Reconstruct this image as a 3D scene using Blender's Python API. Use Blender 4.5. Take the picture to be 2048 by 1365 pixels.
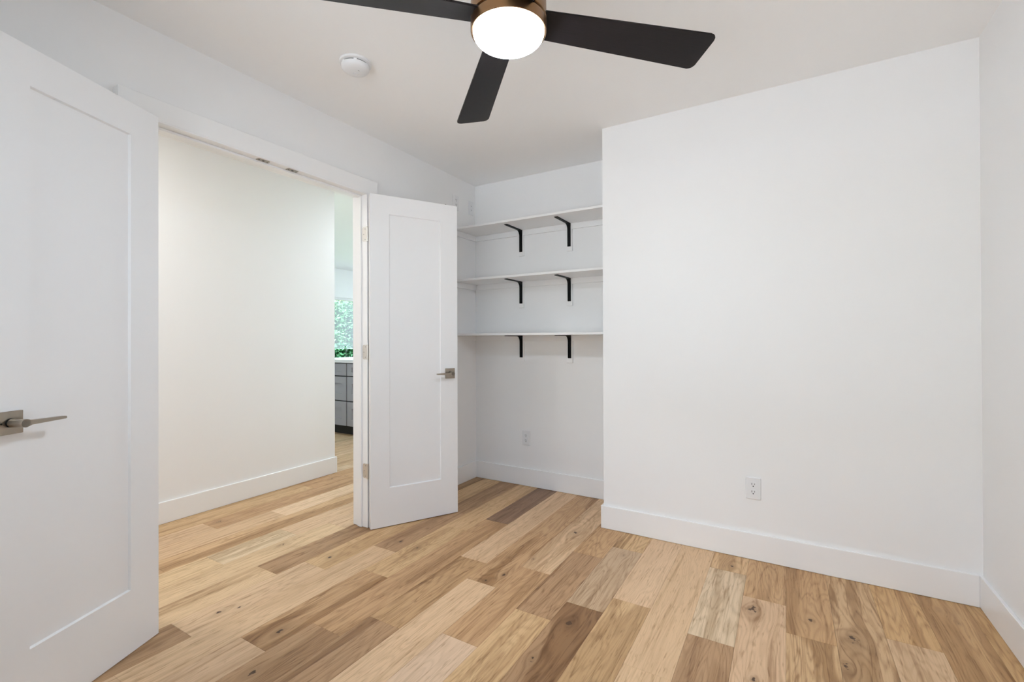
import bpy, bmesh, math, random
from mathutils import Vector, Matrix
for o in list(bpy.data.objects): bpy.data.objects.remove(o, do_unlink=True)
scene = bpy.context.scene
COL = scene.collection
PI = math.pi

# ---------------------------------------------------------------- camera
F, YAW, PITCH, ROLL = 928.782, 0.533974, 0.0041588, -0.0035576
CAM = Vector((2.25111, -2.72854, 1.15008)); PY = 675.674
fwd = Vector((-math.sin(YAW)*math.cos(PITCH), math.cos(YAW)*math.cos(PITCH), math.sin(PITCH)))
right = Vector((math.cos(YAW), math.sin(YAW), 0)); up = right.cross(fwd)
rr = right*math.cos(ROLL) + up*math.sin(ROLL); uu = -right*math.sin(ROLL) + up*math.cos(ROLL)
cd = bpy.data.cameras.new('camera'); cam = bpy.data.objects.new('camera', cd); COL.objects.link(cam)
m = Matrix((rr, uu, -fwd)).transposed().to_4x4(); m.translation = CAM; cam.matrix_world = m
cd.sensor_fit = 'HORIZONTAL'; cd.sensor_width = 36; cd.lens = F*36/2048
cd.shift_y = (PY-682.5)/2048; cd.clip_start = 0.02; cd.clip_end = 200
scene.camera = cam

# ---------------------------------------------------------------- world, lights, exposure
W = bpy.data.worlds.new('sky'); scene.world = W; W.use_nodes = True
wn = W.node_tree.nodes; wl = W.node_tree.links; wn.clear()
sky = wn.new('ShaderNodeTexSky'); sky.sky_type = 'NISHITA'; sky.sun_disc = False
sky.sun_elevation = math.radians(48); sky.sun_rotation = math.radians(200); sky.air_density = 1.0; sky.dust_density = 2.5
bg = wn.new('ShaderNodeBackground'); wo = wn.new('ShaderNodeOutputWorld')
SKY_STRENGTH = 0.34
bg.inputs['Strength'].default_value = SKY_STRENGTH
wl.new(sky.outputs[0], bg.inputs[0]); wl.new(bg.outputs[0], wo.inputs[0])

def area(name, loc, rot, sx, sy, power, col, portal=False):
    l = bpy.data.lights.new(name, 'AREA'); l.shape = 'RECTANGLE'; l.size = sx; l.size_y = sy
    l.energy = power; l.color = col
    if portal: l.cycles.is_portal = True
    o = bpy.data.objects.new(name, l); o.location = loc; o.rotation_euler = rot; COL.objects.link(o); return o
HALL_LAMP = 40.0; XKW = -4.69
GLOBE_STRENGTH = 88.0
WIN_P = 2.0
KIT_P = 80.0
KWIN_P = 10.0
SUN_E = 42.0
KFILL = 300.0  # strength of the added kitchen downlight
WIN_TILT = 112
WIN_C = (.63, .81, 1.0)
KIT_C = (.72, .84, 1.0)
SUN_C = (.94, .93, .99)
area('window_portal', (1.55, -3.10, 1.35), (PI/2, 0, 0), 1.9, 1.5, 1, (1,1,1), True)
area('kitchen_window_portal', (-4.80, 3.2, 1.12), (0, PI/2, 0), 1.6, 2.6, 1, (1,1,1), True)
area('added_window_portal', (-2.4, 4.66, 1.25), (-PI/2, 0, 0), 3.4, 2.1, 1, (1,1,1), True)  # sky portal for the added, unseen kitchen window
sl = bpy.data.lights.new('sun', 'SUN'); sl.energy = SUN_E; sl.color = SUN_C; sl.angle = math.radians(1.5)
so = bpy.data.objects.new('sun', sl); COL.objects.link(so); so.location = (1.5, -6, 8)
so.rotation_euler = Vector((.05, math.cos(math.radians(68)), -math.sin(math.radians(68)))).to_track_quat('-Z', 'Y').to_euler()
area('window_daylight', (1.55, -3.02, 1.40), (math.radians(WIN_TILT), 0, 0), 1.85, 1.40, WIN_P, WIN_C)
area('kitchen_fill', (-2.4, 4.55, 1.25), (-PI/2+.35, 0, 0), 3.3, 2.0, KIT_P, KIT_C)  # fill lamp at the added window, brightens kitchen and hallway
area('kitchen_window_daylight', (XKW, 3.2, 1.12), (0, -PI/2, 0), 1.5, 2.4, KWIN_P, KIT_C)
scene.view_settings.view_transform = 'Standard'
scene.view_settings.look = 'None'
scene.view_settings.gamma = 1.0
scene.view_settings.use_curve_mapping = False
scene.view_settings.exposure = 0.33
scene.cycles.use_denoising = True
scene.cycles.max_bounces = 12; scene.cycles.diffuse_bounces = 8; scene.cycles.transparent_max_bounces = 12
scene.cycles.sample_clamp_indirect = 4.0

# ---------------------------------------------------------------- materials
def lin(c): return tuple((v/12.92 if v <= 0.04045 else ((v+0.055)/1.055)**2.4) for v in c)
def hexc(h): return lin(tuple(int(h[i:i+2], 16)/255 for i in (0, 2, 4)))
def new_mat(name):
    mt = bpy.data.materials.new(name); mt.use_nodes = True
    nt = mt.node_tree; b = nt.nodes['Principled BSDF']; return mt, nt, b
def N(nt, t, **kw):
    n = nt.nodes.new(t)
    for k, v in kw.items(): setattr(n, k, v)
    return n
def mathn(nt, op, a, b=None, c=None):
    n = N(nt, 'ShaderNodeMath', operation=op)
    for i, v in enumerate((a, b, c)):
        if v is None: continue
        if isinstance(v, (int, float)): n.inputs[i].default_value = v
        else: nt.links.new(v, n.inputs[i])
    return n.outputs[0]
def paint(name, col, rough, spec=0.5, bump=0.02, scale=350, vary=0.012):
    mt, nt, b = new_mat(name)
    tc = N(nt, 'ShaderNodeTexCoord'); nz = N(nt, 'ShaderNodeTexNoise'); nz.inputs['Scale'].default_value = scale; nz.inputs['Detail'].default_value = 3
    nt.links.new(tc.outputs['Object'], nz.inputs['Vector'])
    big = N(nt, 'ShaderNodeTexNoise'); big.inputs['Scale'].default_value = 1.3; nt.links.new(tc.outputs['Object'], big.inputs['Vector'])
    mx = N(nt, 'ShaderNodeMix', data_type='RGBA'); mx.inputs['A'].default_value = (*[v*(1-vary) for v in col], 1); mx.inputs['B'].default_value = (*[min(1, v*(1+vary)) for v in col], 1)
    nt.links.new(big.outputs['Fac'], mx.inputs['Factor']); nt.links.new(mx.outputs['Result'], b.inputs['Base Color'])
    bp = N(nt, 'ShaderNodeBump'); bp.inputs['Strength'].default_value = bump; bp.inputs['Distance'].default_value = 0.002
    nt.links.new(nz.outputs['Fac'], bp.inputs['Height']); nt.links.new(bp.outputs['Normal'], b.inputs['Normal'])
    b.inputs['Roughness'].default_value = rough; b.inputs['Specular IOR Level'].default_value = spec
    return mt
def metal(name, col, rough, stretch=(1, 1, 60), metallic=1.0):
    mt, nt, b = new_mat(name)
    tc = N(nt, 'ShaderNodeTexCoord'); mp = N(nt, 'ShaderNodeMapping'); mp.inputs['Scale'].default_value = stretch
    nz = N(nt, 'ShaderNodeTexNoise'); nz.inputs['Scale'].default_value = 30
    nt.links.new(tc.outputs['Object'], mp.inputs[0]); nt.links.new(mp.outputs[0], nz.inputs['Vector'])
    r = N(nt, 'ShaderNodeMapRange'); r.inputs['To Min'].default_value = rough*0.8; r.inputs['To Max'].default_value = rough*1.25
    nt.links.new(nz.outputs['Fac'], r.inputs['Value']); nt.links.new(r.outputs[0], b.inputs['Roughness'])
    b.inputs['Base Color'].default_value = (*col, 1); b.inputs['Metallic'].default_value = metallic
    return mt

M_WALL = paint('wall_paint', (0.86, 0.855, 0.855), 0.55, 0.4)
M_CEIL = paint('ceiling_paint', (0.92, 0.915, 0.91), 0.85, 0.2, 0.04, 220)
M_TRIM = paint('trim_semi_gloss', (0.87, 0.865, 0.865), 0.28, 0.5, 0.004)
M_DOOR = paint('door_semi_gloss', (0.86, 0.855, 0.86), 0.38, 0.5, 0.004)
M_SHELF = paint('shelf_paint', (0.86, 0.855, 0.855), 0.45, 0.4, 0.004)
M_PLATE = paint('white_plastic', (0.80, 0.80, 0.81), 0.35, 0.5, 0.002)
M_DARKSLOT = paint('dark_slot', (0.02, 0.02, 0.022), 0.6, 0.3, 0)
M_PALEGREY = paint('pale_grey_plastic', (0.55, 0.55, 0.55), 0.5, 0.3, 0)
M_GREYPRINT = paint('grey_print', (0.30, 0.30, 0.30), 0.6, 0.3, 0)
M_NICKEL = metal('satin_nickel', hexc('A59C90'), 0.34)
M_HINGE = metal('hinge_nickel', hexc('D8D4CE'), 0.42, (1, 1, 1))
M_BRONZE = metal('brushed_bronze', hexc('8A6A4C'), 0.32, (60, 60, 1))
M_DARKGAP = paint('dark_recess', (0.012, 0.011, 0.010), 0.7, 0.2, 0)
M_BLACK = paint('black_steel', (0.004, 0.004, 0.004), 0.5, 0.15, 0.01)
M_SUBFLOOR = paint('subfloor', (0.10, 0.065, 0.04), 0.8, 0.2, 0)
M_CAB = paint('grey_cabinet_paint', hexc('A6A4AA'), 0.45, 0.4, 0.006)
M_CABDARK = paint('dark_carcass', hexc('2A2826'), 0.55, 0.3, 0.006)
M_QUARTZ = paint('white_quartz', (0.82, 0.82, 0.82), 0.2, 0.5, 0, 60, 0.03)
M_GRASS = paint('grass', (0.10, 0.16, 0.05), 0.9, 0.1, 0.3, 40, 0.5)
M_BARK = paint('bark', (0.13, 0.10, 0.075), 0.9, 0.1, 0.5, 30, 0.3)
M_FRAME = paint('window_frame_white', (0.72, 0.72, 0.71), 0.4, 0.5, 0)

def globe_mat():
    mt = bpy.data.materials.new('lit_opal_glass'); mt.use_nodes = True; nt = mt.node_tree; nt.nodes.clear()
    e = N(nt, 'ShaderNodeEmission'); e.inputs['Color'].default_value = (0.75, 0.885, 1.02, 1); e.inputs['Strength'].default_value = GLOBE_STRENGTH
    out = N(nt, 'ShaderNodeOutputMaterial'); nt.links.new(e.outputs[0], out.inputs[0]); return mt
M_GLOBE = globe_mat()
def lamp_mat(name, col, s):
    mt = bpy.data.materials.new(name); mt.use_nodes = True; nt = mt.node_tree; nt.nodes.clear()
    e = N(nt, 'ShaderNodeEmission'); e.inputs['Color'].default_value = (*col, 1); e.inputs['Strength'].default_value = s
    out = N(nt, 'ShaderNodeOutputMaterial'); nt.links.new(e.outputs[0], out.inputs[0]); return mt
def glass_mat():
    mt = bpy.data.materials.new('window_glass'); mt.use_nodes = True; nt = mt.node_tree; nt.nodes.clear()
    t = N(nt, 'ShaderNodeBsdfTransparent'); t.inputs[0].default_value = (0.93, 0.96, 0.95, 1)
    g = N(nt, 'ShaderNodeBsdfGlossy'); g.inputs['Roughness'].default_value = 0.01
    fr = N(nt, 'ShaderNodeFresnel'); fr.inputs['IOR'].default_value = 1.45
    mx = N(nt, 'ShaderNodeMixShader'); out = N(nt, 'ShaderNodeOutputMaterial')
    nt.links.new(fr.outputs[0], mx.inputs[0]); nt.links.new(t.outputs[0], mx.inputs[1]); nt.links.new(g.outputs[0], mx.inputs[2]); nt.links.new(mx.outputs[0], out.inputs[0])
    return mt
M_GLASS = glass_mat()
def blade_mat():
    mt, nt, b = new_mat('espresso_blade')
    tc = N(nt, 'ShaderNodeTexCoord'); mp = N(nt, 'ShaderNodeMapping'); mp.inputs['Scale'].default_value = (3, 90, 3)
    nz = N(nt, 'ShaderNodeTexNoise'); nz.inputs['Scale'].default_value = 4; nz.inputs['Detail'].default_value = 6
    nt.links.new(tc.outputs['Object'], mp.inputs[0]); nt.links.new(mp.outputs[0], nz.inputs['Vector'])
    cr = N(nt, 'ShaderNodeValToRGB'); cr.color_ramp.elements[0].color = (0.004, 0.003, 0.0035, 1); cr.color_ramp.elements[1].color = (0.017, 0.013, 0.013, 1)
    nt.links.new(nz.outputs['Fac'], cr.inputs[0]); nt.links.new(cr.outputs[0], b.inputs['Base Color'])
    b.inputs['Roughness'].default_value = 0.36; b.inputs['Specular IOR Level'].default_value = 0.2
    return mt
M_BLADE = blade_mat()
def leaf_mat(name, c):
    mt, nt, b = new_mat(name)
    tc = N(nt, 'ShaderNodeTexCoord'); nz = N(nt, 'ShaderNodeTexNoise'); nz.inputs['Scale'].default_value = 2.2
    nt.links.new(tc.outputs['Object'], nz.inputs['Vector'])
    mx = N(nt, 'ShaderNodeMix', data_type='RGBA'); mx.inputs['A'].default_value = (c[0]*.5, c[1]*.6, c[2]*.6, 1); mx.inputs['B'].default_value = (min(1, c[0]*1.5), min(1, c[1]*1.4), c[2]*1.3, 1)
    nt.links.new(nz.outputs['Fac'], mx.inputs['Factor']); nt.links.new(mx.outputs['Result'], b.inputs['Base Color']); b.inputs['Roughness'].default_value = 0.8; b.inputs['Specular IOR Level'].default_value = 0.08
    return mt
M_LEAF = [leaf_mat('leaf_green', (0.050, 0.150, 0.062)), leaf_mat('leaf_pale_green', (0.11, 0.21, 0.075)), leaf_mat('leaf_blue_green', (0.035, 0.115, 0.060))]

def wood_mat():
    """hickory plank: object colour = tone, object alpha = strength of the figure; custom properties knot / knot_b = local x, y, size"""
    mt, nt, b = new_mat('hickory_plank'); L = nt.links
    tc = N(nt, 'ShaderNodeTexCoord'); oi = N(nt, 'ShaderNodeObjectInfo')
    sep = N(nt, 'ShaderNodeSeparateXYZ'); L.new(tc.outputs['Object'], sep.inputs[0])
    x, y = sep.outputs[0], sep.outputs[1]
    off = mathn(nt, 'MULTIPLY', oi.outputs['Random'], 137.0)
    dark = None; u = x
    for nm in ('knot', 'knot_b'):
        at = N(nt, 'ShaderNodeAttribute', attribute_type='OBJECT', attribute_name=nm)
        s = N(nt, 'ShaderNodeSeparateXYZ'); L.new(at.outputs['Vector'], s.inputs[0])
        dx = mathn(nt, 'SUBTRACT', x, s.outputs[0]); dy = mathn(nt, 'SUBTRACT', y, s.outputs[1])
        size = mathn(nt, 'MAXIMUM', s.outputs[2], 0.0005)
        wob = N(nt, 'ShaderNodeTexNoise'); wob.inputs['Scale'].default_value = 45; L.new(tc.outputs['Object'], wob.inputs['Vector'])
        d2 = mathn(nt, 'ADD', mathn(nt, 'POWER', mathn(nt, 'DIVIDE', dx, size), 2.0), mathn(nt, 'POWER', mathn(nt, 'DIVIDE', mathn(nt, 'MULTIPLY', dy, 0.55), size), 2.0))
        d2w = mathn(nt, 'ADD', d2, mathn(nt, 'MULTIPLY', mathn(nt, 'SUBTRACT', wob.outputs['Fac'], 0.5), 2.2))
        # grain flows round the knot: u shrinks towards the knot's axis close to it
        pull = mathn(nt, 'DIVIDE', mathn(nt, 'MULTIPLY', dx, -1.0), mathn(nt, 'ADD', mathn(nt, 'MULTIPLY', d2, 0.22), 1.0))
        u = mathn(nt, 'ADD', u, pull)
        core = mathn(nt, 'SUBTRACT', 1.0, mathn(nt, 'SMOOTH_MIN', mathn(nt, 'MULTIPLY', mathn(nt, 'MAXIMUM', d2w, 0.0), 5.0), 1.0, 0.3))
        halo = mathn(nt, 'DIVIDE', 0.30, mathn(nt, 'ADD', 1.0, mathn(nt, 'MULTIPLY', d2w, 0.9)))
        k = mathn(nt, 'MAXIMUM', core, halo)
        k = mathn(nt, 'MULTIPLY', k, mathn(nt, 'GREATER_THAN', s.outputs[2], 0.001))
        dark = k if dark is None else mathn(nt, 'MAXIMUM', dark, k)
    def coords(sx, sy, extra):
        c = N(nt, 'ShaderNodeCombineXYZ'); L.new(mathn(nt, 'MULTIPLY', u, sx), c.inputs[0]); L.new(mathn(nt, 'MULTIPLY', y, sy), c.inputs[1])
        L.new(mathn(nt, 'ADD', off, extra), c.inputs[2]); return c.outputs[0]
    def noise(vec, detail, rough=0.55, dist=0.0):
        n = N(nt, 'ShaderNodeTexNoise'); n.inputs['Scale'].default_value = 1.0; n.inputs['Detail'].default_value = detail; n.inputs['Roughness'].default_value = rough
        n.inputs['Distortion'].default_value = dist; L.new(vec, n.inputs['Vector']); return n.outputs['Fac']
    field = noise(coords(9.0, 1.1, 0.0), 2.5, 0.5, 0.25)                   # slow field whose contours are the cathedral grain
    bands = mathn(nt, 'ADD', mathn(nt, 'MULTIPLY', mathn(nt, 'SINE', mathn(nt, 'MULTIPLY', field, 118.0)), 0.5), 0.5)
    bands = mathn(nt, 'POWER', bands, 2.2)
    broad = noise(coords(11.0, 0.85, 31.0), 3.0, 0.5, 0.6)                    # heartwood / sapwood patches
    fine = noise(coords(260.0, 7.0, 57.0), 3.0, 0.7)                        # pores
    streak = noise(coords(55.0, 1.8, 11.0), 4.0, 0.6, 0.2)
    def rng(v, a, bb, c, d):
        r = N(nt, 'ShaderNodeMapRange'); r.inputs['From Min'].default_value = a; r.inputs['From Max'].default_value = bb; r.inputs['To Min'].default_value = c; r.inputs['To Max'].default_value = d
        L.new(v, r.inputs['Value']); return r.outputs[0]
    heart = rng(broad, 0.505, 0.575, 0.0, 1.0)
    heart = mathn(nt, 'MULTIPLY', heart, mathn(nt, 'MULTIPLY', oi.outputs['Alpha'], 1.15))
    heart = mathn(nt, 'MINIMUM', heart, 1.0)
    base = N(nt, 'ShaderNodeMix', data_type='RGBA'); L.new(oi.outputs['Color'], base.inputs['A'])
    dk = N(nt, 'ShaderNodeMix', data_type='RGBA', blend_type='MULTIPLY'); dk.inputs['Factor'].default_value = 1.0
    L.new(oi.outputs['Color'], dk.inputs['A']); dk.inputs['B'].default_value = (0.63, 0.555, 0.465, 1)
    L.new(dk.outputs['Result'], base.inputs['B']); L.new(heart, base.inputs['Factor'])
    # grain darkening: cathedral bands, pores, short flecks and thin mineral streaks
    amp = mathn(nt, 'ADD', 0.12, mathn(nt, 'MULTIPLY', oi.outputs['Alpha'], 0.30))
    g = mathn(nt, 'MULTIPLY', bands, amp)
    g = mathn(nt, 'ADD', g, mathn(nt, 'MULTIPLY', rng(fine, 0.45, 0.8, 0.0, 1.0), 0.20))
    fleck = noise(coords(150.0, 13.0, 83.0), 2.0, 0.6)
    g = mathn(nt, 'ADD', g, mathn(nt, 'MULTIPLY', rng(fleck, 0.58, 0.70, 0.0, 1.0), 0.42))
    g = mathn(nt, 'ADD', g, mathn(nt, 'MULTIPLY', rng(streak, 0.53, 0.76, 0.0, 1.0), 0.66))
    vein = noise(coords(13.0, 0.75, 101.0), 2.0, 0.5, 0.5)
    vein = mathn(nt, 'ABSOLUTE', mathn(nt, 'SUBTRACT', vein, 0.5))
    vein = mathn(nt, 'MULTIPLY', rng(vein, 0.0, 0.012, 1.0, 0.0), mathn(nt, 'MULTIPLY', oi.outputs['Alpha'], 0.75))
    g = mathn(nt, 'ADD', g, vein)
    g = mathn(nt, 'MINIMUM', mathn(nt, 'MAXIMUM', g, 0.0), 0.9)
    mix2 = N(nt, 'ShaderNodeMix', data_type='RGBA', blend_type='MULTIPLY'); L.new(g, mix2.inputs['Factor']); L.new(base.outputs['Result'], mix2.inputs['A']); mix2.inputs['B'].default_value = (0.46, 0.37, 0.28, 1)
    mix3 = N(nt, 'ShaderNodeMix', data_type='RGBA'); L.new(dark, mix3.inputs['Factor']); L.new(mix2.outputs['Result'], mix3.inputs['A']); mix3.inputs['B'].default_value = (0.075, 0.036, 0.016, 1)
    L.new(mix3.outputs['Result'], b.inputs['Base Color'])
    L.new(rng(streak, 0.3, 0.8, 0.42, 0.55), b.inputs['Roughness']); b.inputs['Specular IOR Level'].default_value = 0.35
    bp = N(nt, 'ShaderNodeBump'); bp.inputs['Strength'].default_value = 0.10; bp.inputs['Distance'].default_value = 0.001
    L.new(mathn(nt, 'MULTIPLY', fine, -1.0), bp.inputs['Height']); L.new(bp.outputs['Normal'], b.inputs['Normal'])
    return mt
M_WOOD = wood_mat()

# ---------------------------------------------------------------- mesh helpers
def link(name, me, mat, parent=None, smooth=False):
    o = bpy.data.objects.new(name, me); COL.objects.link(o)
    if mat is not None:
        if not me.materials: me.materials.append(mat)
    if parent is not None: o.parent = parent
    if smooth:
        for p in me.polygons: p.use_smooth = True
    return o
def from_bm(name, bm, mat, parent=None, smooth=False):
    bmesh.ops.recalc_face_normals(bm, faces=bm.faces[:])
    me = bpy.data.meshes.new(name); bm.to_mesh(me); bm.free(); return link(name, me, mat, parent, smooth)
def add_box(bm, x0, x1, y0, y1, z0, z1, bev=0.0, seg=1):
    r = bmesh.ops.create_cube(bm, size=1.0); vs = r['verts']
    for v in vs:
        v.co = Vector(((x0+x1)/2 + v.co.x*(x1-x0), (y0+y1)/2 + v.co.y*(y1-y0), (z0+z1)/2 + v.co.z*(z1-z0)))
    if bev > 0:
        es = list({e for v in vs for e in v.link_edges})
        bmesh.ops.bevel(bm, geom=es, offset=bev, segments=seg, affect='EDGES', profile=0.5)
def box(name, b, mat, parent=None, bev=0.0, seg=1):
    bm = bmesh.new(); add_box(bm, *b, bev, seg); return from_bm(name, bm, mat, parent)
def add_prism(bm, pts, axis, a0, a1):
    """polygon pts (2-D) extruded along axis 'x','y' or 'z'"""
    def P(p, t):
        return {'x': (t, p[0], p[1]), 'y': (p[0], t, p[1]), 'z': (p[0], p[1], t)}[axis]
    A = [bm.verts.new(P(p, a0)) for p in pts]; B = [bm.verts.new(P(p, a1)) for p in pts]; n = len(pts)
    bm.faces.new(A); bm.faces.new(B[::-1])
    for i in range(n): bm.faces.new((A[i], A[(i+1) % n], B[(i+1) % n], B[i]))
def rrect(x0, x1, y0, y1, r, seg=4, corners=(1, 1, 1, 1)):
    pts = []
    for (cx, cy, a, on) in ((x1-r, y1-r, 0, corners[0]), (x0+r, y1-r, 90, corners[1]), (x0+r, y0+r, 180, corners[2]), (x1-r, y0+r, 270, corners[3])):
        if on:
            for i in range(seg+1):
                t = math.radians(a+90*i/seg); pts.append((cx+r*math.cos(t), cy+r*math.sin(t)))
        else: pts.append((cx+r*(1 if a in (0, 270) else -1), cy+r*(1 if a in (0, 90) else -1)))
    return pts
def add_lathe(bm, prof, seg=48, caps=True):
    rings = []
    for r, z in prof:
        if r < 1e-6: rings.append([bm.verts.new((0, 0, z))])
        else: rings.append([bm.verts.new((r*math.cos(2*PI*i/seg), r*math.sin(2*PI*i/seg), z)) for i in range(seg)])
    for a, b in zip(rings, rings[1:]):
        for i in range(seg):
            j = (i+1) % seg
            if len(a) == 1 and len(b) == 1: continue
            if len(a) == 1: bm.faces.new((a[0], b[j], b[i]))
            elif len(b) == 1: bm.faces.new((a[i], a[j], b[0]))
            else: bm.faces.new((a[i], a[j], b[j], b[i]))
    if caps:
        for r in (rings[0], rings[-1]):
            if len(r) > 1: bm.faces.new(r)
def add_cyl(bm, p0, p1, r, seg=20, r2=None):
    p0 = Vector(p0); p1 = Vector(p1); d = (p1-p0); h = d.length
    q = d.to_track_quat('Z', 'Y').to_matrix().to_4x4(); q.translation = (p0+p1)/2
    bmesh.ops.create_cone(bm, cap_ends=True, segments=seg, radius1=r, radius2=r if r2 is None else r2, depth=h, matrix=q)
def empty(name, loc, rz=0.0, parent=None):
    o = bpy.data.objects.new(name, None); o.empty_display_size = 0.1; COL.objects.link(o); o.location = loc; o.rotation_euler = (0, 0, rz)
    if parent is not None: o.parent = parent
    return o
def tag(o, label=None, cat=None, group=None, kind=None):
    if label: o['label'] = label
    if cat: o['category'] = cat
    if group: o['group'] = group
    if kind: o['kind'] = kind
    return o
def struct(o, label=None): return tag(o, label, None, None, 'structure')
def dup(o, parent=None):
    c = o.copy(); COL.objects.link(c)
    if parent is not None: c.parent = parent
    for ch in list(o.children): dup(ch, c)
    return c
def auto_smooth(o, deg=35):
    me = o.data
    for p in me.polygons: p.use_smooth = True
    bm = bmesh.new(); bm.from_mesh(me)
    for e in bm.edges:
        if len(e.link_faces) == 2: e.smooth = e.calc_face_angle(0) < math.radians(deg)
    bm.to_mesh(me); bm.free(); return o

# ---------------------------------------------------------------- room shell
H = 2.44; YB = 0.4785; XC = 1.285; XR = 2.968; YF = -3.05; HB = 0.137; T = 0.014
DR, DL = -0.7335, -1.88            # door opening's right and left jamb faces (y)
HEAD = 2.045                       # underside of head jamb
XH = -1.131                        # hallway wall
XK, YK = -4.73, 4.60               # kitchen's far walls

fl = box('floor', (XK, XR, YF, YK, -0.06, -0.0065), M_SUBFLOOR); struct(fl, 'hickory plank floor running through the room and hallway')
ce = box('ceiling', (XK, XR+.1, YF-.1, YK, H, H+.08), M_CEIL); struct(ce, 'smooth flat off-white ceiling')

bm = bmesh.new()                   # wall with the double-door opening
add_box(bm, -.085, 0, YF, DL-.02, 0, H); add_box(bm, -.085, 0, DR+.02, YB+.12, 0, H); add_box(bm, -.085, 0, DL-.02, DR+.02, HEAD+.02, H)
struct(from_bm('wall_left', bm, M_WALL), 'white wall with the double-door opening')
struct(box('wall_back', (0, XC, YB, YB+.12, 0, H), M_WALL), 'white back wall of the shelving alcove')
struct(box('wall_bump', (XC, XR, 0, YB+.12, 0, H), M_WALL), 'large white wall standing forward beside the alcove')
struct(box('wall_right', (XR, XR+.1, YF, YB+.12, 0, H), M_WALL), 'white wall at the right edge')
bm = bmesh.new()                   # wall behind the camera with its window
wx0, wx1, wz0, wz1 = 0.60, 2.50, 0.62, 2.24
add_box(bm, -.085, wx0, YF-.1, YF, 0, H); add_box(bm, wx1, XR+.1, YF-.1, YF, 0, H)
add_box(bm, wx0, wx1, YF-.1, YF, 0, wz0); add_box(bm, wx0, wx1, YF-.1, YF, wz1, H)
struct(from_bm('wall_front', bm, M_WALL), 'white wall behind the viewer with a wide window')
struct(box('wall_hall', (XH-.12, XH, YF, -0.038, 0, H), M_WALL), 'white hallway wall seen through the doorway')
struct(box('wall_hall_end', (XH, -.085, YF-.1, YF, 0, H), M_WALL))
struct(box('wall_kitchen_near', (XK, XH-.12, -.158, -.038, 0, H), M_WALL))
bm = bmesh.new(); ky0, ky1, kz0, kz1 = 1.95, 4.45, 0.32, 1.925
add_box(bm, XK-.12, XK, -.158, ky0, 0, H); add_box(bm, XK-.12, XK, ky1, YK+.12, 0, H); add_box(bm, XK-.12, XK, ky0, ky1, 0, kz0); add_box(bm, XK-.12, XK, ky0, ky1, kz1, H)
struct(from_bm('wall_kitchen_left', bm, M_WALL), 'white kitchen wall around the garden window')
bm = bmesh.new()
add_box(bm, XK, -4.1, YK, YK+.12, 0, H); add_box(bm, -.7, 0, YK, YK+.12, 0, H); add_box(bm, -4.1, -.7, YK, YK+.12, 0, .2); add_box(bm, -4.1, -.7, YK, YK+.12, 2.3, H)
struct(from_bm('wall_kitchen_far', bm, M_WALL))
struct(box('wall_kitchen_right', (-.085, 0, YB+.12, YK+.12, 0, H), M_WALL))
struct(box('ground', (-60, 40, -60, 60, -.5, -.3), M_GRASS), 'lawn outside')

M_BOUNCE = paint('pale_bounce_ground', (0.62, 0.61, 0.59), 0.85, 0.2, 0.1, 60, 0.06)  # pale colour for the added light-bouncing ground
struct(box('ground_bounce', (-25, 30, -50, YF-.1, -.36, -.22), M_BOUNCE), 'unseen pale ground added outside the rear window to bounce sunlight up')  # added reflector, never in view: throws sunlight up onto the ceiling

# windows (frame, mullions, panes)
def window(name, axis, a0, a1, z0, z1, at, depth, ndiv, label):
    w = empty(name, ((at, (a0+a1)/2, z0) if axis == 'x' else ((a0+a1)/2, at, z0))); struct(w, label)
    def bx(b):                       # b in (along, across, z) absolute
        return (b[2]-w.location.x, b[3]-w.location.x, b[0]-w.location.y, b[1]-w.location.y, b[4]-z0, b[5]-z0) if axis == 'x' else (b[0]-w.location.x, b[1]-w.location.x, b[2]-w.location.y, b[3]-w.location.y, b[4]-z0, b[5]-z0)
    f = .045; d0, d1 = at-depth/2, at+depth/2
    bm = bmesh.new()
    add_box(bm, *bx((a0, a1, d0, d1, z1-f, z1))); add_box(bm, *bx((a0, a1, d0, d1, z0, z0+f)))
    add_box(bm, *bx((a0, a0+f, d0, d1, z0+f, z1-f))); add_box(bm, *bx((a1-f, a1, d0, d1, z0+f, z1-f)))
    from_bm('window_frame', bm, M_FRAME, w)
    step = (a1-a0-2*f)/ndiv
    for i in range(ndiv):
        s0 = a0+f+i*step
        if i: box('mullion', bx((s0-.02, s0+.02, d0+.01, d1-.01, z0+f, z1-f)), M_FRAME, w)
        box('pane', bx((s0+(.02 if i else 0), s0+step-(.02 if i < ndiv-1 else 0), at-.003, at+.003, z0+f, z1-f)), M_GLASS, w)
    return w
window('window_1', 'x', ky0, ky1, kz0, kz1, XK-.06, .07, 1, 'garden window beyond the kitchen island')
window('window_2', 'y', wx0, wx1, wz0, wz1, YF-.05, .07, 2, 'window behind the viewer')
window('added_window', 'y', -4.1, -.7, .2, 2.3, YK+.06, .07, 3, 'unseen wide kitchen window added to let in more light')  # added window, out of view, for extra kitchen light

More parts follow.
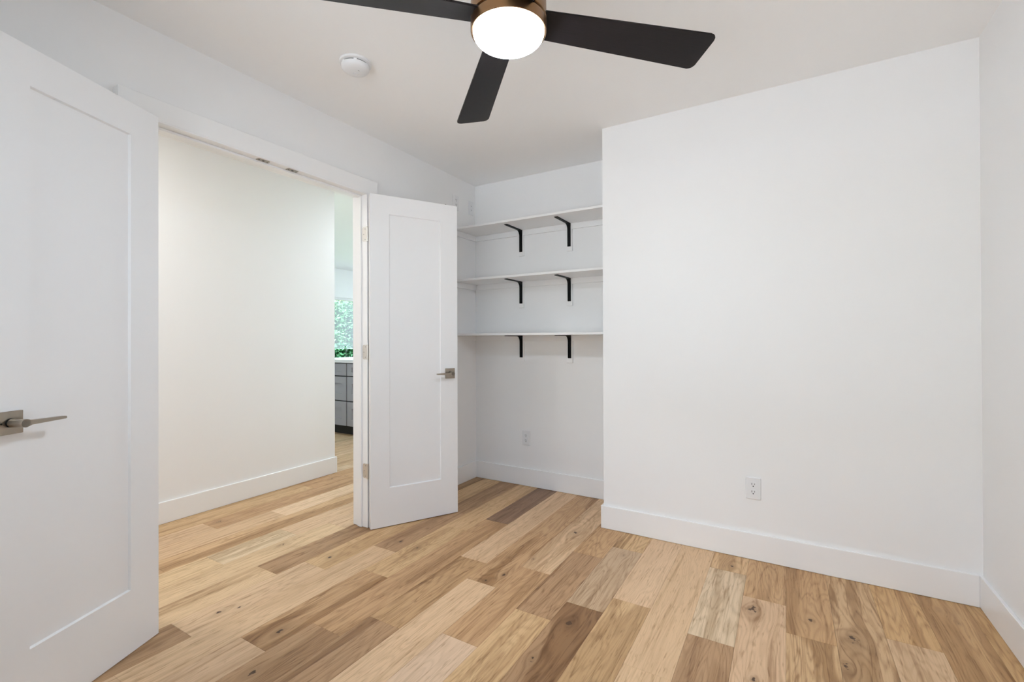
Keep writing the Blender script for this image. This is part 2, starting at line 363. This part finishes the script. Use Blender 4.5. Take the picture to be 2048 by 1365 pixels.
# baseboards
def bboard(name, b, label=None):
    o = box(name, b, M_TRIM, None, .002, 1); struct(o, label); return o
bboard('baseboard_left', (0, T, DR+.092, YB, 0.001, HB), 'white baseboard on the alcove side of the door wall')
bboard('baseboard_left_near', (0, T, YF, DL-.092, 0.001, HB))
bboard('baseboard_alcove', (T, XC-T, YB-T, YB, 0.001, HB), 'white baseboard at the back of the alcove')
bboard('baseboard_alcove_side', (XC-T, XC, -T, YB, 0.001, HB))
bboard('baseboard_back', (XC, XR-T, -T, 0, 0.001, HB), 'white baseboard under the large wall')
bboard('baseboard_right', (XR-T, XR, YF, 0, 0.001, HB), 'white baseboard on the right wall')
bboard('baseboard_hall', (XH, XH+T, YF, -.038, 0.001, HB), 'white baseboard along the hallway wall')
bboard('baseboard_hall_end', (XH-.12, XH+T, -.038, -.024, 0.001, HB))
bboard('baseboard_front', (0, XR-T, YF, YF+T, 0.001, HB))

# door frame
XJ0, XJ1 = -.085, .0425
jr = box('trim_1', (XJ0, XJ1, DR, DR+.02, .001, HEAD), M_TRIM, None, .0015); struct(jr, 'white right jamb of the double doorway')
box('door_stop', (-.037, -.002, DR-.011, DR, .001, HEAD-.011), M_TRIM, jr, .0015)
jl = box('trim_2', (XJ0, XJ1, DL-.02, DL, .001, HEAD), M_TRIM, None, .0015); struct(jl, 'white left jamb hidden behind the open left door')
box('door_stop', (-.037, -.002, DL, DL+.011, .001, HEAD-.011), M_TRIM, jl, .0015)
jh = box('trim_3', (XJ0, XJ1, DL-.02, DR+.02, HEAD, HEAD+.02), M_TRIM, None, .0015); struct(jh, 'white head jamb of the double doorway')
box('door_stop', (-.037, -.002, DL, DR, HEAD-.011, HEAD), M_TRIM, jh, .0015)
for yc in (-1.373, -1.2147):       # ball-catch strikes
    bm = bmesh.new(); pts = rrect(.003, .031, yc-.030, yc+.030, .009, 4, (1, 0, 0, 1))
    add_prism(bm, [(p[0], p[1]) for p in pts], 'z', HEAD-.0022, HEAD+.001)
    s = from_bm('strike_plate', bm, M_NICKEL, jh); s['label'] = 'satin nickel ball-catch strike in the head jamb'
    bm = bmesh.new()
    add_cyl(bm, (.017, yc, HEAD-.0026), (.017, yc, HEAD-.001), .006, 14)
    for k in (-.021, .021): add_cyl(bm, (.017, yc+k, HEAD-.0026), (.017, yc+k, HEAD-.001), .0035, 10)
    from_bm('catch_hole', bm, M_DARKGAP, s)
CT = 2.1385
struct(box('trim_4', (0, .0435, DL-.0855, DR+.0855, HEAD+.0055, CT), M_TRIM, None, .0015), 'flat white head casing over the double doorway')
struct(box('trim_5', (0, XJ1+.0005, DL-.0855, DL-.0055, .001, HEAD+.005), M_TRIM, None, .0015), 'flat white left casing leg')
struct(box('trim_6', (0, XJ1+.0005, DR+.0255, DR+.0855, .001, HEAD+.005), M_TRIM, None, .0015), 'flat white right casing leg')

# ---------------------------------------------------------------- floor planks
S0, PW = 1.25, 0.1655
def seam(k): return S0+PW*k if k >= -7 else S0+PW*(-7)+(k+7)*.1675
TONES = {'light': 'D6B591', 'pale': 'DDBF9E', 'tan': 'CFAC82', 'warm': 'C9A375', 'med': 'BF9A71', 'brown': 'B08D69', 'dark': '93745A', 'grey': 'BFA283', 'zebra': 'DCC4A2', 'honey': 'DABB93'}
# row -> list of (joint y, ..) from the camera's side to the far side; tones fill the gaps in the same order (tone, figure)
rows = {
 10: ([], [('warm', .7)]),
 9: ([-1.9], [('tan', .4), ('warm', .55)]),
 8: ([-1.75, -.465], [('med', .4), ('light', .25), ('warm', .6)]),
 7: ([-1.45], [('light', .4), ('tan', .8)]),
 6: ([-1.85, -.617], [('light', .3), ('tan', .9), ('med', .55)]),
 5: ([-1.6, -.408], [('tan', .5), ('light', .35), ('med', .6)]),
 4: ([-1.95, -.8165, -.205], [('light', .3), ('brown', .55), ('zebra', .55), ('tan', .5)]),
 3: ([-1.11], [('light', .12), ('light', .08)]),
 2: ([-1.95, -.7215], [('tan', .3), ('tan', .5), ('light', .1)]),
 1: ([-2.0, -.8525, -.227], [('light', .4), ('brown', 1.0), ('grey', .55), ('tan', .85)]),
 0: ([-2.2, -1.01, -.39], [('med', .4), ('tan', .4), ('brown', .7), ('med', .8)]),
 -1: ([-2.3, -1.298, -.68], [('med', .5), ('pale', .1), ('med', .5), ('light', .45)]),
 -2: ([-2.1, -.9105], [('tan', .3), ('light', .2), ('med', .8)]),
 -3: ([-2.5, -1.3635, -.7405], [('tan', .4), ('brown', .8), ('med', .9), ('light', .25)]),
 -4: ([-2.6, -1.514, -.2555], [('tan', .4), ('brown', .6), ('med', .6), ('dark', .5)]),
 -5: ([-1.713, -1.10, -.4625], [('light', .25), ('med', .9), ('tan', .45), ('tan', .3)]),
 -6: ([-2.05, -.883], [('light', .3), ('light', .2), ('brown', .55)]),
 -7: ([-1.808, -1.20], [('brown', .55), ('light', .35), ('tan', .4)]),
 -8: ([-2.5, -1.351], [('light', .3), ('honey', .4), ('brown', .75)]),
 -9: ([-2.1, -.80], [('tan', .5), ('honey', .25), ('light', .3)]),
 -10: ([-1.43, -1.01, .20], [('honey', .3), ('zebra', .6), ('light', .2), ('med', .4)]),
 -11: ([-1.62, -.30], [('tan', .5), ('tan', .75), ('light', .3)]),
 -12: ([-2.0, -.86], [('light', .2), ('light', .25), ('pale', .2)]),
 -13: ([-1.204, -.05], [('light', .25), ('med', .6), ('light', .3)]),
 -14: ([-1.9, -.404], [('tan', .3), ('tan', .4), ('med', .75)]),
}
rng = random.Random(7)
tn = list(TONES)
for k in range(-15, -26, -1):
    j = -.9+rng.random()*1.1; js = []
    while j < 2.2: js.append(j); j += .6+rng.random()*.9
    rows[k] = (js, [(rng.choice(('light', 'tan', 'pale', 'med', 'light', 'zebra')), .2+.5*rng.random()) for _ in range(len(js)+1)])
KN = [(1.487, -0.989, 0.020), (1.458, -1.251, 0.014), (1.056, -0.798, 0.015), (1.009, -0.885, 0.015), (1.105, -0.573, 0.008), (1.166, -0.164, 0.020), (1.172, 0.328, 0.016), (0.985, -0.62, 0.022), (1.50, -0.30, 0.012), (0.49, -0.78, 0.013), (-0.195, -1.144, 0.020), (0.163, -1.103, 0.015), (0.35, -0.778, 0.016), (0.178, -1.665, 0.014), (0.215, -1.60, 0.009), (0.205, -1.90, 0.008), (0.655, -1.799, 0.018), (-0.856, -1.137, 0.016), (0.52, -1.614, 0.018), (-1.0, -0.169, 0.014), (2.120, -0.513, 0.028), (2.463, -0.532, 0.026), (2.84, -0.203, 0.007), (2.797, -0.118, 0.012), (2.150, -0.964, 0.012), (2.33, -0.477, 0.014), (2.007, -0.142, 0.012), (2.425, -0.73, 0.018)]
GAP = .0003; PT = .0065; BV = .0007
plank_meshes = {}
def plank_mesh(w, l):
    key = (round(w, 4), round(l, 4))
    if key in plank_meshes: return plank_meshes[key]
    hx, hy = w/2-GAP, l/2-GAP
    v = [(-hx, -hy, -PT), (hx, -hy, -PT), (hx, hy, -PT), (-hx, hy, -PT), (-hx, -hy, -BV*.6), (hx, -hy, -BV*.6), (hx, hy, -BV*.6), (-hx, hy, -BV*.6),
         (-hx+BV, -hy+BV, 0), (hx-BV, -hy+BV, 0), (hx-BV, hy-BV, 0), (-hx+BV, hy-BV, 0)]
    f = [(8, 9, 10, 11)] + [(i, (i+1) % 4, 4+(i+1) % 4, 4+i) for i in range(4)] + [(4+i, 4+(i+1) % 4, 8+(i+1) % 4, 8+i) for i in range(4)] + [(3, 2, 1, 0)]
    me = bpy.data.meshes.new('plank'); me.from_pydata(v, [], f); me.materials.append(M_WOOD); plank_meshes[key] = me
    return me
for k in sorted(rows, reverse=True):
    x0, x1 = seam(k), seam(k+1)
    if k == 10: x1 = XR-.002
    if k == -14: x0 = XH+.004
    if k == -15: x1 = XH+.003
    if k == -14: x0 = XH+.004
    js, ts = rows[k]
    if k >= -14: ya, yb = (YF+.002, YB-.002) if x0 < XC-.01 else (YF+.002, -.002)
    if k < -7 : yb = 1.9
    if k == -8: yb = YB
    if k <= -15: ya, yb = -.022, 2.4
    if k <= -15: js = [j for j in js if ya+.15 < j < yb]
    cuts = [ya]+[j for j in js if ya < j < yb]+[yb]
    for i in range(len(cuts)-1):
        a, b_ = cuts[i], cuts[i+1]; tone, fig = ts[min(i, len(ts)-1)]
        o = bpy.data.objects.new('plank', plank_mesh(x1-x0, b_-a)); COL.objects.link(o); o.parent = fl
        cx, cy = (x0+x1)/2, (a+b_)/2; o.location = (cx, cy, 0)
        c = hexc(TONES[tone]); jit = 1+(rng.random()-.5)*.10
        o.color = (c[0]*jit, c[1]*jit*(1+(rng.random()-.5)*.02), c[2]*jit*(1+(rng.random()-.5)*.06), fig)
        kn = [(q[0]-cx, q[1]-cy, q[2]) for q in KN if x0 < q[0] < x1 and a < q[1] < b_][:2]
        o['knot'] = kn[0] if kn else (9.0, 9.0, 0.0)
        o['knot_b'] = kn[1] if len(kn) > 1 else (9.0, 9.0, 0.0)

# ---------------------------------------------------------------- doors
DW, DT = .570, .035
def door(name, loc, ang, sgn, DH, pan, hpos, label, lever_label):
    """local x runs from the hinge to the latch edge, the visible face lies at y = 0, sgn*y points into the door"""
    l, r, b, t = pan[0], DW-pan[1], pan[2], DH-pan[3]
    bm = bmesh.new(); y0, y1 = 0.0, sgn*DT
    O = [(0, 0), (DW, 0), (DW, DH), (0, DH)]; I = [(l, b), (DW-r, b), (DW-r, DH-t), (l, DH-t)]; c = .004
    Q = [(l+c, b+c), (DW-r-c, b+c), (DW-r-c, DH-t-c), (l+c, DH-t-c)]
    def ring(P, y): return [bm.verts.new((p[0], y, p[1])) for p in P]
    of, ob = ring(O, y0), ring(O, y1); if_, ib = ring(I, y0), ring(I, y1); d = .0085
    qf, qb = ring(Q, y0+sgn*d), ring(Q, y1-sgn*d)
    for i in range(4):
        j = (i+1) % 4
        bm.faces.new((of[i], of[j], if_[j], if_[i])); bm.faces.new((ob[i], ob[j], ib[j], ib[i])); bm.faces.new((of[i], of[j], ob[j], ob[i]))
        bm.faces.new((if_[i], if_[j], qf[j], qf[i])); bm.faces.new((ib[i], ib[j], qb[j], qb[i])); bm.faces.new((qf[i], qf[j], qb[j], qb[i]))
    D = from_bm(name, bm, M_DOOR); D.location = loc; D.rotation_euler = (0, 0, ang); struct(D, label)
    ya, yb = sorted((sgn*(d-.0003), sgn*(DT-d+.0003)))
    box('door_panel', (l+c-.0005, DW-r-c+.0005, ya, yb, b+c-.0005, DH-t-c+.0005), M_DOOR, D)
    # handle
    hx, hz = hpos
    hd = empty('door_handle', (hx, 0, hz), 0, D); hd['label'] = lever_label
    for face in (0, 1):
        s = -sgn if face == 0 else sgn; yy = 0 if face == 0 else sgn*DT      # outward direction
        def by(a0, a1): return sorted((yy+s*a0, yy+s*a1))
        y = by(0, .0085); box('rosette', (-.033, .033, y[0], y[1], -.033, .033), M_NICKEL, hd, .0012)
        bm = bmesh.new(); add_cyl(bm, (0, yy+s*.0085, 0), (0, yy+s*.013, 0), .0125, 28); from_bm('neck_recess', bm, M_DARKGAP, hd)
        bm = bmesh.new(); add_cyl(bm, (0, yy+s*.013, 0), (0, yy+s*.060, 0), .0118, 32)
        o = from_bm('neck', bm, M_NICKEL, hd); auto_smooth(o)
        bm = bmesh.new()                                                       # tapered flat lever towards the hinge
        pr = [(.0118*math.cos(math.radians(a)), .0118*math.sin(math.radians(a))) for a in range(-115, 116, 15)]
        pr = [(p[0], p[1]) for p in pr]
        pr += [(-.016, .0065), (-.100, .0043), (-.108, .0040), (-.110, .0025), (-.110, -.0025), (-.108, -.0040), (-.100, -.0043), (-.016, -.0065)]
        y = by(.046, .060); add_prism(bm, pr, 'y', y[0], y[1])
        bmesh.ops.recalc_face_normals(bm, faces=bm.faces[:])
        o = from_bm('lever', bm, M_NICKEL, hd); auto_smooth(o, 30)
        bm = bmesh.new(); y = by(.0084, .0092); add_cyl(bm, (.022, y[0], 0), (.022, y[1], 0), .0028, 12); from_bm('privacy_hole', bm, M_DARKGAP, hd)
    # ball catch on the top edge
    bm = bmesh.new(); add_cyl(bm, (DW-.075, sgn*DT/2, DH-.002), (DW-.075, sgn*DT/2, DH+.001), .011, 16); add_cyl(bm, (DW-.075, sgn*DT/2, DH), (DW-.075, sgn*DT/2, DH+.006), .006, 12)
    o = from_bm('ball_catch', bm, M_DARKGAP, D); o['label'] = 'small dark ball catch on the top edge'
    return D
dr_ang, dl_ang = math.radians(61.0), math.radians(-65.3)
d1 = door('door_1', (.1232, -1.8634, .0025), dl_ang, -1, 2.0285, (.1180, .4455, .2300, 1.9110), (.5015, .9140), 'left white one-panel door swung open towards the viewer', 'satin nickel square-rose lever')
d2 = door('door_2', (.088, -.751, .0055), dr_ang, 1, 2.034, (.1160, .4530, .2335, 1.9210), (.5150, .9235), 'right white one-panel door swung open past the jamb', 'satin nickel square-rose lever')
for D, jy, s, pin in ((d2, DR, -1, (.0495, -.7385)), (d1, DL, 1, (.0495, DL+.006))):
    inv = D.matrix_basis.inverted()
    for zc in (.348, 1.076, 1.800):
        bm = bmesh.new()
        pts = rrect(.004, .0415, zc-.0445, zc+.0445, .012, 4, (0, 1, 1, 0))
        y = sorted((jy, jy+s*.0022)); add_prism(bm, pts, 'y', y[0], y[1])
        add_box(bm, .040, pin[0], *sorted((jy, jy+s*.003)), zc-.0445, zc+.0445)
        add_cyl(bm, (pin[0], pin[1], zc-.046), (pin[0], pin[1], zc+.046), .0062, 16)
        bm.transform(inv)
        h = from_bm('hinge', bm, M_HINGE, D); h['label'] = 'satin nickel butt hinge'
        bm = bmesh.new()
        for (px, pz) in ((.028, .032), (.016, 0), (.028, -.032)): add_cyl(bm, (px, jy+s*.0021, zc+pz), (px, jy+s*.0028, zc+pz), .0035, 10)
        bm.transform(inv); from_bm('hinge_screws', bm, M_GREYPRINT, h)

# ---------------------------------------------------------------- alcove shelves
SF = .180                         # front edge
for (zb, nm) in ((2.013, 'top'), (1.6055, 'middle'), (1.181, 'bottom')):
    s = empty('wall_shelf', (0, YB, zb))
    tag(s, 'white %s shelf in the alcove on two black brackets' % nm, 'shelf', 'white shelves in the alcove')
    box('shelf_board', (.001, XC-.001, SF-YB, -.001, 0, .0165), M_SHELF, s, .0015)
    box('cleat', (.019, XC-.019, -.018, -.0005, -.042, -.0003), M_SHELF, s, .001)
    box('cleat', (.0005, .0185, SF-YB+.02, -.0005, -.042, -.0003), M_SHELF, s, .001)
    box('cleat', (XC-.0185, XC-.0005, SF-YB+.02, -.0005, -.042, -.0003), M_SHELF, s, .001)
    for bx_ in (.4505, .8625):
        bm = bmesh.new(); r = .042; th = .0055; A, B_ = .232, .172
        y0 = -.0185                                     # wall face of the bracket
        pts = [(y0, -.0004), (y0-A+.004, -.0004), (y0-A, -.0030), (y0-A, -th)]
        cx, cz = y0-th-r, -th-r
        for i in range(9):
            t = math.radians(90-90*i/8); pts.append((cx+r*math.cos(t), cz+r*math.sin(t)))
        pts += [(y0-th, -B_+.005), (y0-th+.002, -B_), (y0, -B_)]
        add_prism(bm, pts, 'x', bx_-.0125, bx_+.0125)
        bk = from_bm('shelf_bracket', bm, M_BLACK, s); auto_smooth(bk, 30); bk['label'] = 'black steel L-shaped bracket'
        bb = box('mounting_block', (bx_-.022, bx_+.022, -.018, -.0005, -.205, -.0425), M_SHELF, bk, .001)

# ---------------------------------------------------------------- electrical plates (built facing -y)
def outlet(loc, rz, label):
    o = empty('electrical_outlet', loc, rz); tag(o, label, 'outlet')
    bm = bmesh.new()
    a = rrect(-.036, .036, -.057, .057, .004, 3); b2 = rrect(-.033, .033, -.054, .054, .004, 3)
    A = [bm.verts.new((p[0], -.0003, p[1])) for p in a]; B = [bm.verts.new((p[0], -.003, p[1])) for p in a]; C2 = [bm.verts.new((p[0], -.0062, p[1])) for p in b2]; n = len(a)
    for i in range(n):
        j = (i+1) % n; bm.faces.new((A[i], A[j], B[j], B[i])); bm.faces.new((B[i], B[j], C2[j], C2[i]))
    bm.faces.new(C2); bm.faces.new(A[::-1]); from_bm('cover_plate', bm, M_PLATE, o)
    for zc in (.0195, -.0195):
        bm = bmesh.new(); R_ = .0172; pts = []
        for i in range(32):
            t = 2*PI*i/32; pts.append((R_*math.cos(t), max(-.0138, min(.0138, R_*math.sin(t)))+zc))
        add_prism(bm, pts, 'y', -.0082, -.006); rc = from_bm('receptacle', bm, M_PLATE, o)
        bm = bmesh.new()
        add_box(bm, -.0076, -.0052, -.0086, -.0080, zc-.001, zc+.0085); add_box(bm, .0052, .0074, -.0086, -.0080, zc, zc+.0078)
        add_cyl(bm, (0, -.0086, zc-.0075), (0, -.0080, zc-.0075), .0030, 12); from_bm('contact_slots', bm, M_DARKSLOT, rc)
    bm = bmesh.new(); add_cyl(bm, (0, -.0072, 0), (0, -.006, 0), .0032, 12); from_bm('screw', bm, M_PLATE, o)
    return o
outlet((2.0975, 0, .3695), 0, 'white duplex outlet low on the large wall at right')
outlet((.4835, YB, .3745), 0, 'white duplex outlet low on the alcove back wall under the shelves')
outlet((0, .208, 2.236), PI/2, 'high white duplex outlet half hidden behind top corner of right door')
o = empty('wall_plate', (0, .4125, 2.240), PI/2); tag(o, 'pale low-voltage wall plate high on door wall above the top shelf', 'wall plate')
box('cover_plate', (-.035, .035, -.006, -.0003, -.057, .057), M_PLATE, o, .0025, 2)
for zc in (.016, -.016):
    j = box('data_jack', (-.008, .008, -.0085, -.006, zc-.009, zc+.009), M_PLATE, o, .001)
    box('jack_opening', (-.005, .005, -.0088, -.0084, zc-.005, zc+.004), M_PALEGREY, j)

# ---------------------------------------------------------------- smoke detector
sd = empty('smoke_detector', (.534, -1.244, H)); tag(sd, 'round white smoke detector on the ceiling left of the fan', 'smoke detector')
bm = bmesh.new(); add_lathe(bm, [(.0, -.0002), (.070, -.0002), (.0715, -.004), (.071, -.010), (.066, -.0125), (.0, -.0125)], 56, False); auto_smooth(from_bm('base_ring', bm, M_PLATE, sd))
bm = bmesh.new(); add_lathe(bm, [(.0575, -.0124), (.0575, -.0185), (.0, -.0185)], 56, False); auto_smooth(from_bm('vent_gap', bm, M_DARKGAP, sd))
bm = bmesh.new(); add_lathe(bm, [(.0, -.0175), (.062, -.0175), (.0635, -.020), (.062, -.030), (.055, -.039), (.040, -.044), (.0, -.046)], 56, False); cv = auto_smooth(from_bm('cover', bm, M_PLATE, sd))
for i in range(6):
    a = 2*PI*(i+.3)/6; bm = bmesh.new(); add_box(bm, .0555, .0615, -.007, .007, -.0186, -.0122); bm.transform(Matrix.Rotation(a, 4, 'Z')); from_bm('vent_rib', bm, M_PLATE, sd)
bm = bmesh.new(); add_lathe(bm, [(.0, -.0440), (.014, -.0440), (.0135, -.0475), (.0, -.048)], 28, False); bm.transform(Matrix.Translation((-.012, .012, 0))); auto_smooth(from_bm('test_button', bm, M_PLATE, sd))
bm = bmesh.new(); add_box(bm, .014, .026, -.004, -.0015, -.0450, -.0446); add_box(bm, .014, .024, .0005, .003, -.0450, -.0446); add_box(bm, .034, .040, -.002, .0005, -.0430, -.0415); from_bm('printed_mark', bm, M_GREYPRINT, sd)

# ---------------------------------------------------------------- ceiling fan
FX, FY, FZ = 1.5314, -1.5250, 2.120
fan = empty('ceiling_fan', (FX, FY, H)); tag(fan, 'four-blade ceiling fan with dark wood blades, bronze body and lit globe', 'ceiling fan')
def lathe(name, prof, mat, parent, seg=72, deg=35):
    bm = bmesh.new(); add_lathe(bm, prof, seg, False); return auto_smooth(from_bm(name, bm, mat, parent), deg)
zo = FZ-H
lathe('canopy', [(0, -.0003), (.062, -.0003), (.066, -.006), (.064, -.030), (.050, -.046), (.018, -.052), (0, -.052)], M_BRONZE, fan)
lathe('downrod', [(.0125, -.050), (.0125, zo+.130)], M_BRONZE, fan, 24)
lathe('motor_housing', [(0, zo+.135), (.022, zo+.135), (.030, zo+.118), (.075, zo+.095), (.104, zo+.080), (.112, zo+.066), (.114, zo+.050), (.1145, zo+.008), (.1135, zo-.002), (.109, zo-.005), (0, zo-.005)], M_BRONZE, fan)
lathe('housing_gap', [(.1085, zo-.004), (.1085, zo-.011)], M_DARKGAP, fan)
lr = lathe('light_ring', [(0, zo-.0105), (.1095, zo-.0105), (.1145, zo-.012), (.1150, zo-.020), (.1145, zo-.041), (.1125, zo-.0425), (.1075, zo-.0425), (.1075, zo-.03)], M_BRONZE, fan)
gp = [(.1070, zo-.034), (.1072, zo-.0425)]
for i in range(1, 15):
    t = PI/2*i/14; gp.append((.1072*math.cos(t)**.85 if i < 14 else 0.0, zo-.0425-.040*math.sin(t)))
gl = lathe('globe', gp, M_GLOBE, fan, 72, 80); gl['label'] = 'glowing white opal glass globe'
TH0 = math.radians(44.727); PIT = math.radians(12.29); BL = .6812
def blade_mesh():
    bm = bmesh.new(); r0 = .098; w0, w1 = .051, .0716; th = .006; rc = .020
    def w(r): return w0+(w1-w0)*(r-.12)/(BL-.12)
    pts = [(r0, -w(r0)), (BL-rc, -w(BL-rc))]
    for i in range(7):
        t = math.radians(-90+90*i/6); pts.append((BL-rc+rc*math.cos(t), -w(BL)+rc+rc*math.sin(t)))
    for i in range(7):
        t = math.radians(0+90*i/6); pts.append((BL-rc+rc*math.cos(t), w(BL)-rc+rc*math.sin(t)))
    pts.append((r0, w(r0)))
    add_prism(bm, pts, 'z', -th/2, th/2)
    bmesh.ops.bevel(bm, geom=[e for e in bm.edges if abs(e.verts[0].co.z-e.verts[1].co.z) < 1e-6], offset=.0012, segments=2, affect='EDGES')
    bmesh.ops.recalc_face_normals(bm, faces=bm.faces[:])
    me = bpy.data.meshes.new('blade'); bm.to_mesh(me); bm.free(); me.materials.append(M_BLADE); return me
def iron_mesh():
    bm = bmesh.new(); add_prism(bm, rrect(.08, .150, -.030, .030, .012, 4), 'z', .0032, .0072)
    for q in ((.125, -.018), (.125, .018), (.140, 0)): add_cyl(bm, (q[0], q[1], .007), (q[0], q[1], .0095), .005, 10)
    bmesh.ops.recalc_face_normals(bm, faces=bm.faces[:])
    me = bpy.data.meshes.new('blade_iron'); bm.to_mesh(me); bm.free(); me.materials.append(M_BRONZE); return me
bme, ime = blade_mesh(), iron_mesh()
for k in range(4):
    b = bpy.data.objects.new('blade', bme); COL.objects.link(b); b.parent = fan; b.location = (0, 0, zo)
    b.rotation_euler = (Matrix.Rotation(TH0+k*PI/2, 4, 'Z') @ Matrix.Rotation(-PIT, 4, 'X')).to_euler()
    i_ = bpy.data.objects.new('blade_iron', ime); COL.objects.link(i_); i_.parent = b

# ---------------------------------------------------------------- hallway ceiling lamp (real fixture, out of frame)
hl = empty('ceiling_light', (-.60, -2.10, H)); tag(hl, 'round flush ceiling light in the hallway, hidden behind the left door', 'ceiling light')
lathe('trim_ring', [(.0, -.0003), (.085, -.0003), (.088, -.004), (.085, -.010), (.070, -.012), (.070, -.006)], M_TRIM, hl, 40)
lathe('diffuser', [(.0700, -.008), (.060, -.012), (.0, -.014)], lamp_mat('warm_lit_diffuser', (.94, .93, .90), HALL_LAMP*6), hl, 40)

kl = empty('fill_downlight', (-.62, .75, H)); tag(kl, 'unseen round downlight added to brighten the hallway wall, hidden by the right door', 'ceiling light')  # added fill lamp, unseen; lifts the hall wall and kitchen floor
lathe('trim_ring', [(.0, -.0003), (.085, -.0003), (.088, -.004), (.085, -.010), (.070, -.012), (.070, -.006)], M_TRIM, kl, 40)
lathe('diffuser', [(.0700, -.008), (.060, -.012), (.0, -.014)], lamp_mat('cool_fill_diffuser', (.80, .91, 1.0), KFILL), kl, 40)

# ---------------------------------------------------------------- kitchen island
YC = 1.069; ZT = .876
def cabinet(name, x0, x1, label):
    c = empty(name, ((x0+x1)/2, YC, 0)); tag(c, label, 'cabinet', None); hw = (x1-x0)/2
    box('carcass', (-hw, hw, .020, .60, .105, ZT), M_CABDARK, c)
    box('toe_kick', (-hw, hw, .075, .58, .001, .105), M_CABDARK, c)
    for z0, z1 in ((.720, .866), (.420, .706), (.117, .406)):
        f = .082 if z1-z0 > .2 else .045; g = .0085; t0 = 0.0
        bm = bmesh.new(); xa, xb = -hw+g, hw-g; sx = .080
        add_box(bm, xa, xa+sx, t0, t0+.019, z0, z1); add_box(bm, xb-sx, xb, t0, t0+.019, z0, z1)
        add_box(bm, xa+sx, xb-sx, t0, t0+.019, z1-f, z1); add_box(bm, xa+sx, xb-sx, t0, t0+.019, z0, z0+f)
        d = from_bm('drawer', bm, M_CAB, c)
        box('drawer_panel', (xa+sx, xb-sx, t0+.012, t0+.0185, z0+f, z1-f), M_CAB, d)
    return c
cabinet('base_cabinet', -2.935, -2.309, 'grey shaker drawer cabinet of the island, left in the gap by the door')
cabinet('base_cabinet', -2.309, -1.760, 'grey shaker drawer cabinet of the island, right against the door jamb')
ct = box('countertop', (-3.052, -1.70, YC-.03, YC+.95, ZT+.001, ZT+.036), M_QUARTZ, None, .003, 2); tag(ct, 'white stone countertop on the grey island', 'countertop')
# ---------------------------------------------------------------- garden
def tree(x, y, h, r, mat, label, seed):
    rg = random.Random(seed); t = empty('garden_tree', (x, y, -.3)); tag(t, label, 'tree', 'trees outside the kitchen window')
    bm = bmesh.new(); add_cyl(bm, (0, 0, 0), (.05, .03, h*.55), .11, 10, .06)
    for i in range(5):
        a = rg.random()*2*PI; add_cyl(bm, (.03, .02, h*(.25+.06*i)), (r*.6*math.cos(a), r*.6*math.sin(a), h*(.45+.08*i)), .04, 7, .015)
    from_bm('trunk', bm, M_BARK, t)
    vs, fs = [], []
    blobs = [(rg.uniform(-.6, .6)*r, rg.uniform(-.6, .6)*r, h*rg.uniform(.22, .9), r*rg.uniform(.35, .6)) for _ in range(16)]
    for _ in range(12000):
        bx_, by_, bz, br = rg.choice(blobs)
        v = Vector((rg.gauss(0, 1), rg.gauss(0, 1), rg.gauss(0, 1))).normalized()*br*rg.random()**.33
        c = Vector((bx_, by_, bz))+v; s = rg.uniform(.035, .07)
        a = Vector((rg.gauss(0, 1), rg.gauss(0, 1), rg.gauss(0, .6))).normalized(); b_ = a.cross(Vector((rg.gauss(0, 1), rg.gauss(0, 1), rg.gauss(0, 1)))).normalized()
        i = len(vs); vs += [tuple(c-a*s), tuple(c+b_*s*.45), tuple(c+a*s), tuple(c-b_*s*.45)]; fs.append((i, i+1, i+2, i+3))
    me = bpy.data.meshes.new('foliage'); me.from_pydata(vs, [], fs); f = link('foliage', me, mat, t); f['kind'] = 'stuff'
tree(-8.1, 5.75, 2.75, 1.05, M_LEAF[0], 'mid green leafy tree nearest to the kitchen window', 1)
tree(-11.2, 8.5, 3.7, 1.35, M_LEAF[1], 'pale green leafy tree in the middle distance of the kitchen window', 3)
tree(-14.6, 11.6, 4.6, 1.6, M_LEAF[2], 'blue-green tree farthest away in the kitchen window', 4)
tree(-6.6, 4.25, 1.3, .45, M_LEAF[2], 'low dark bush just outside the kitchen window', 5)
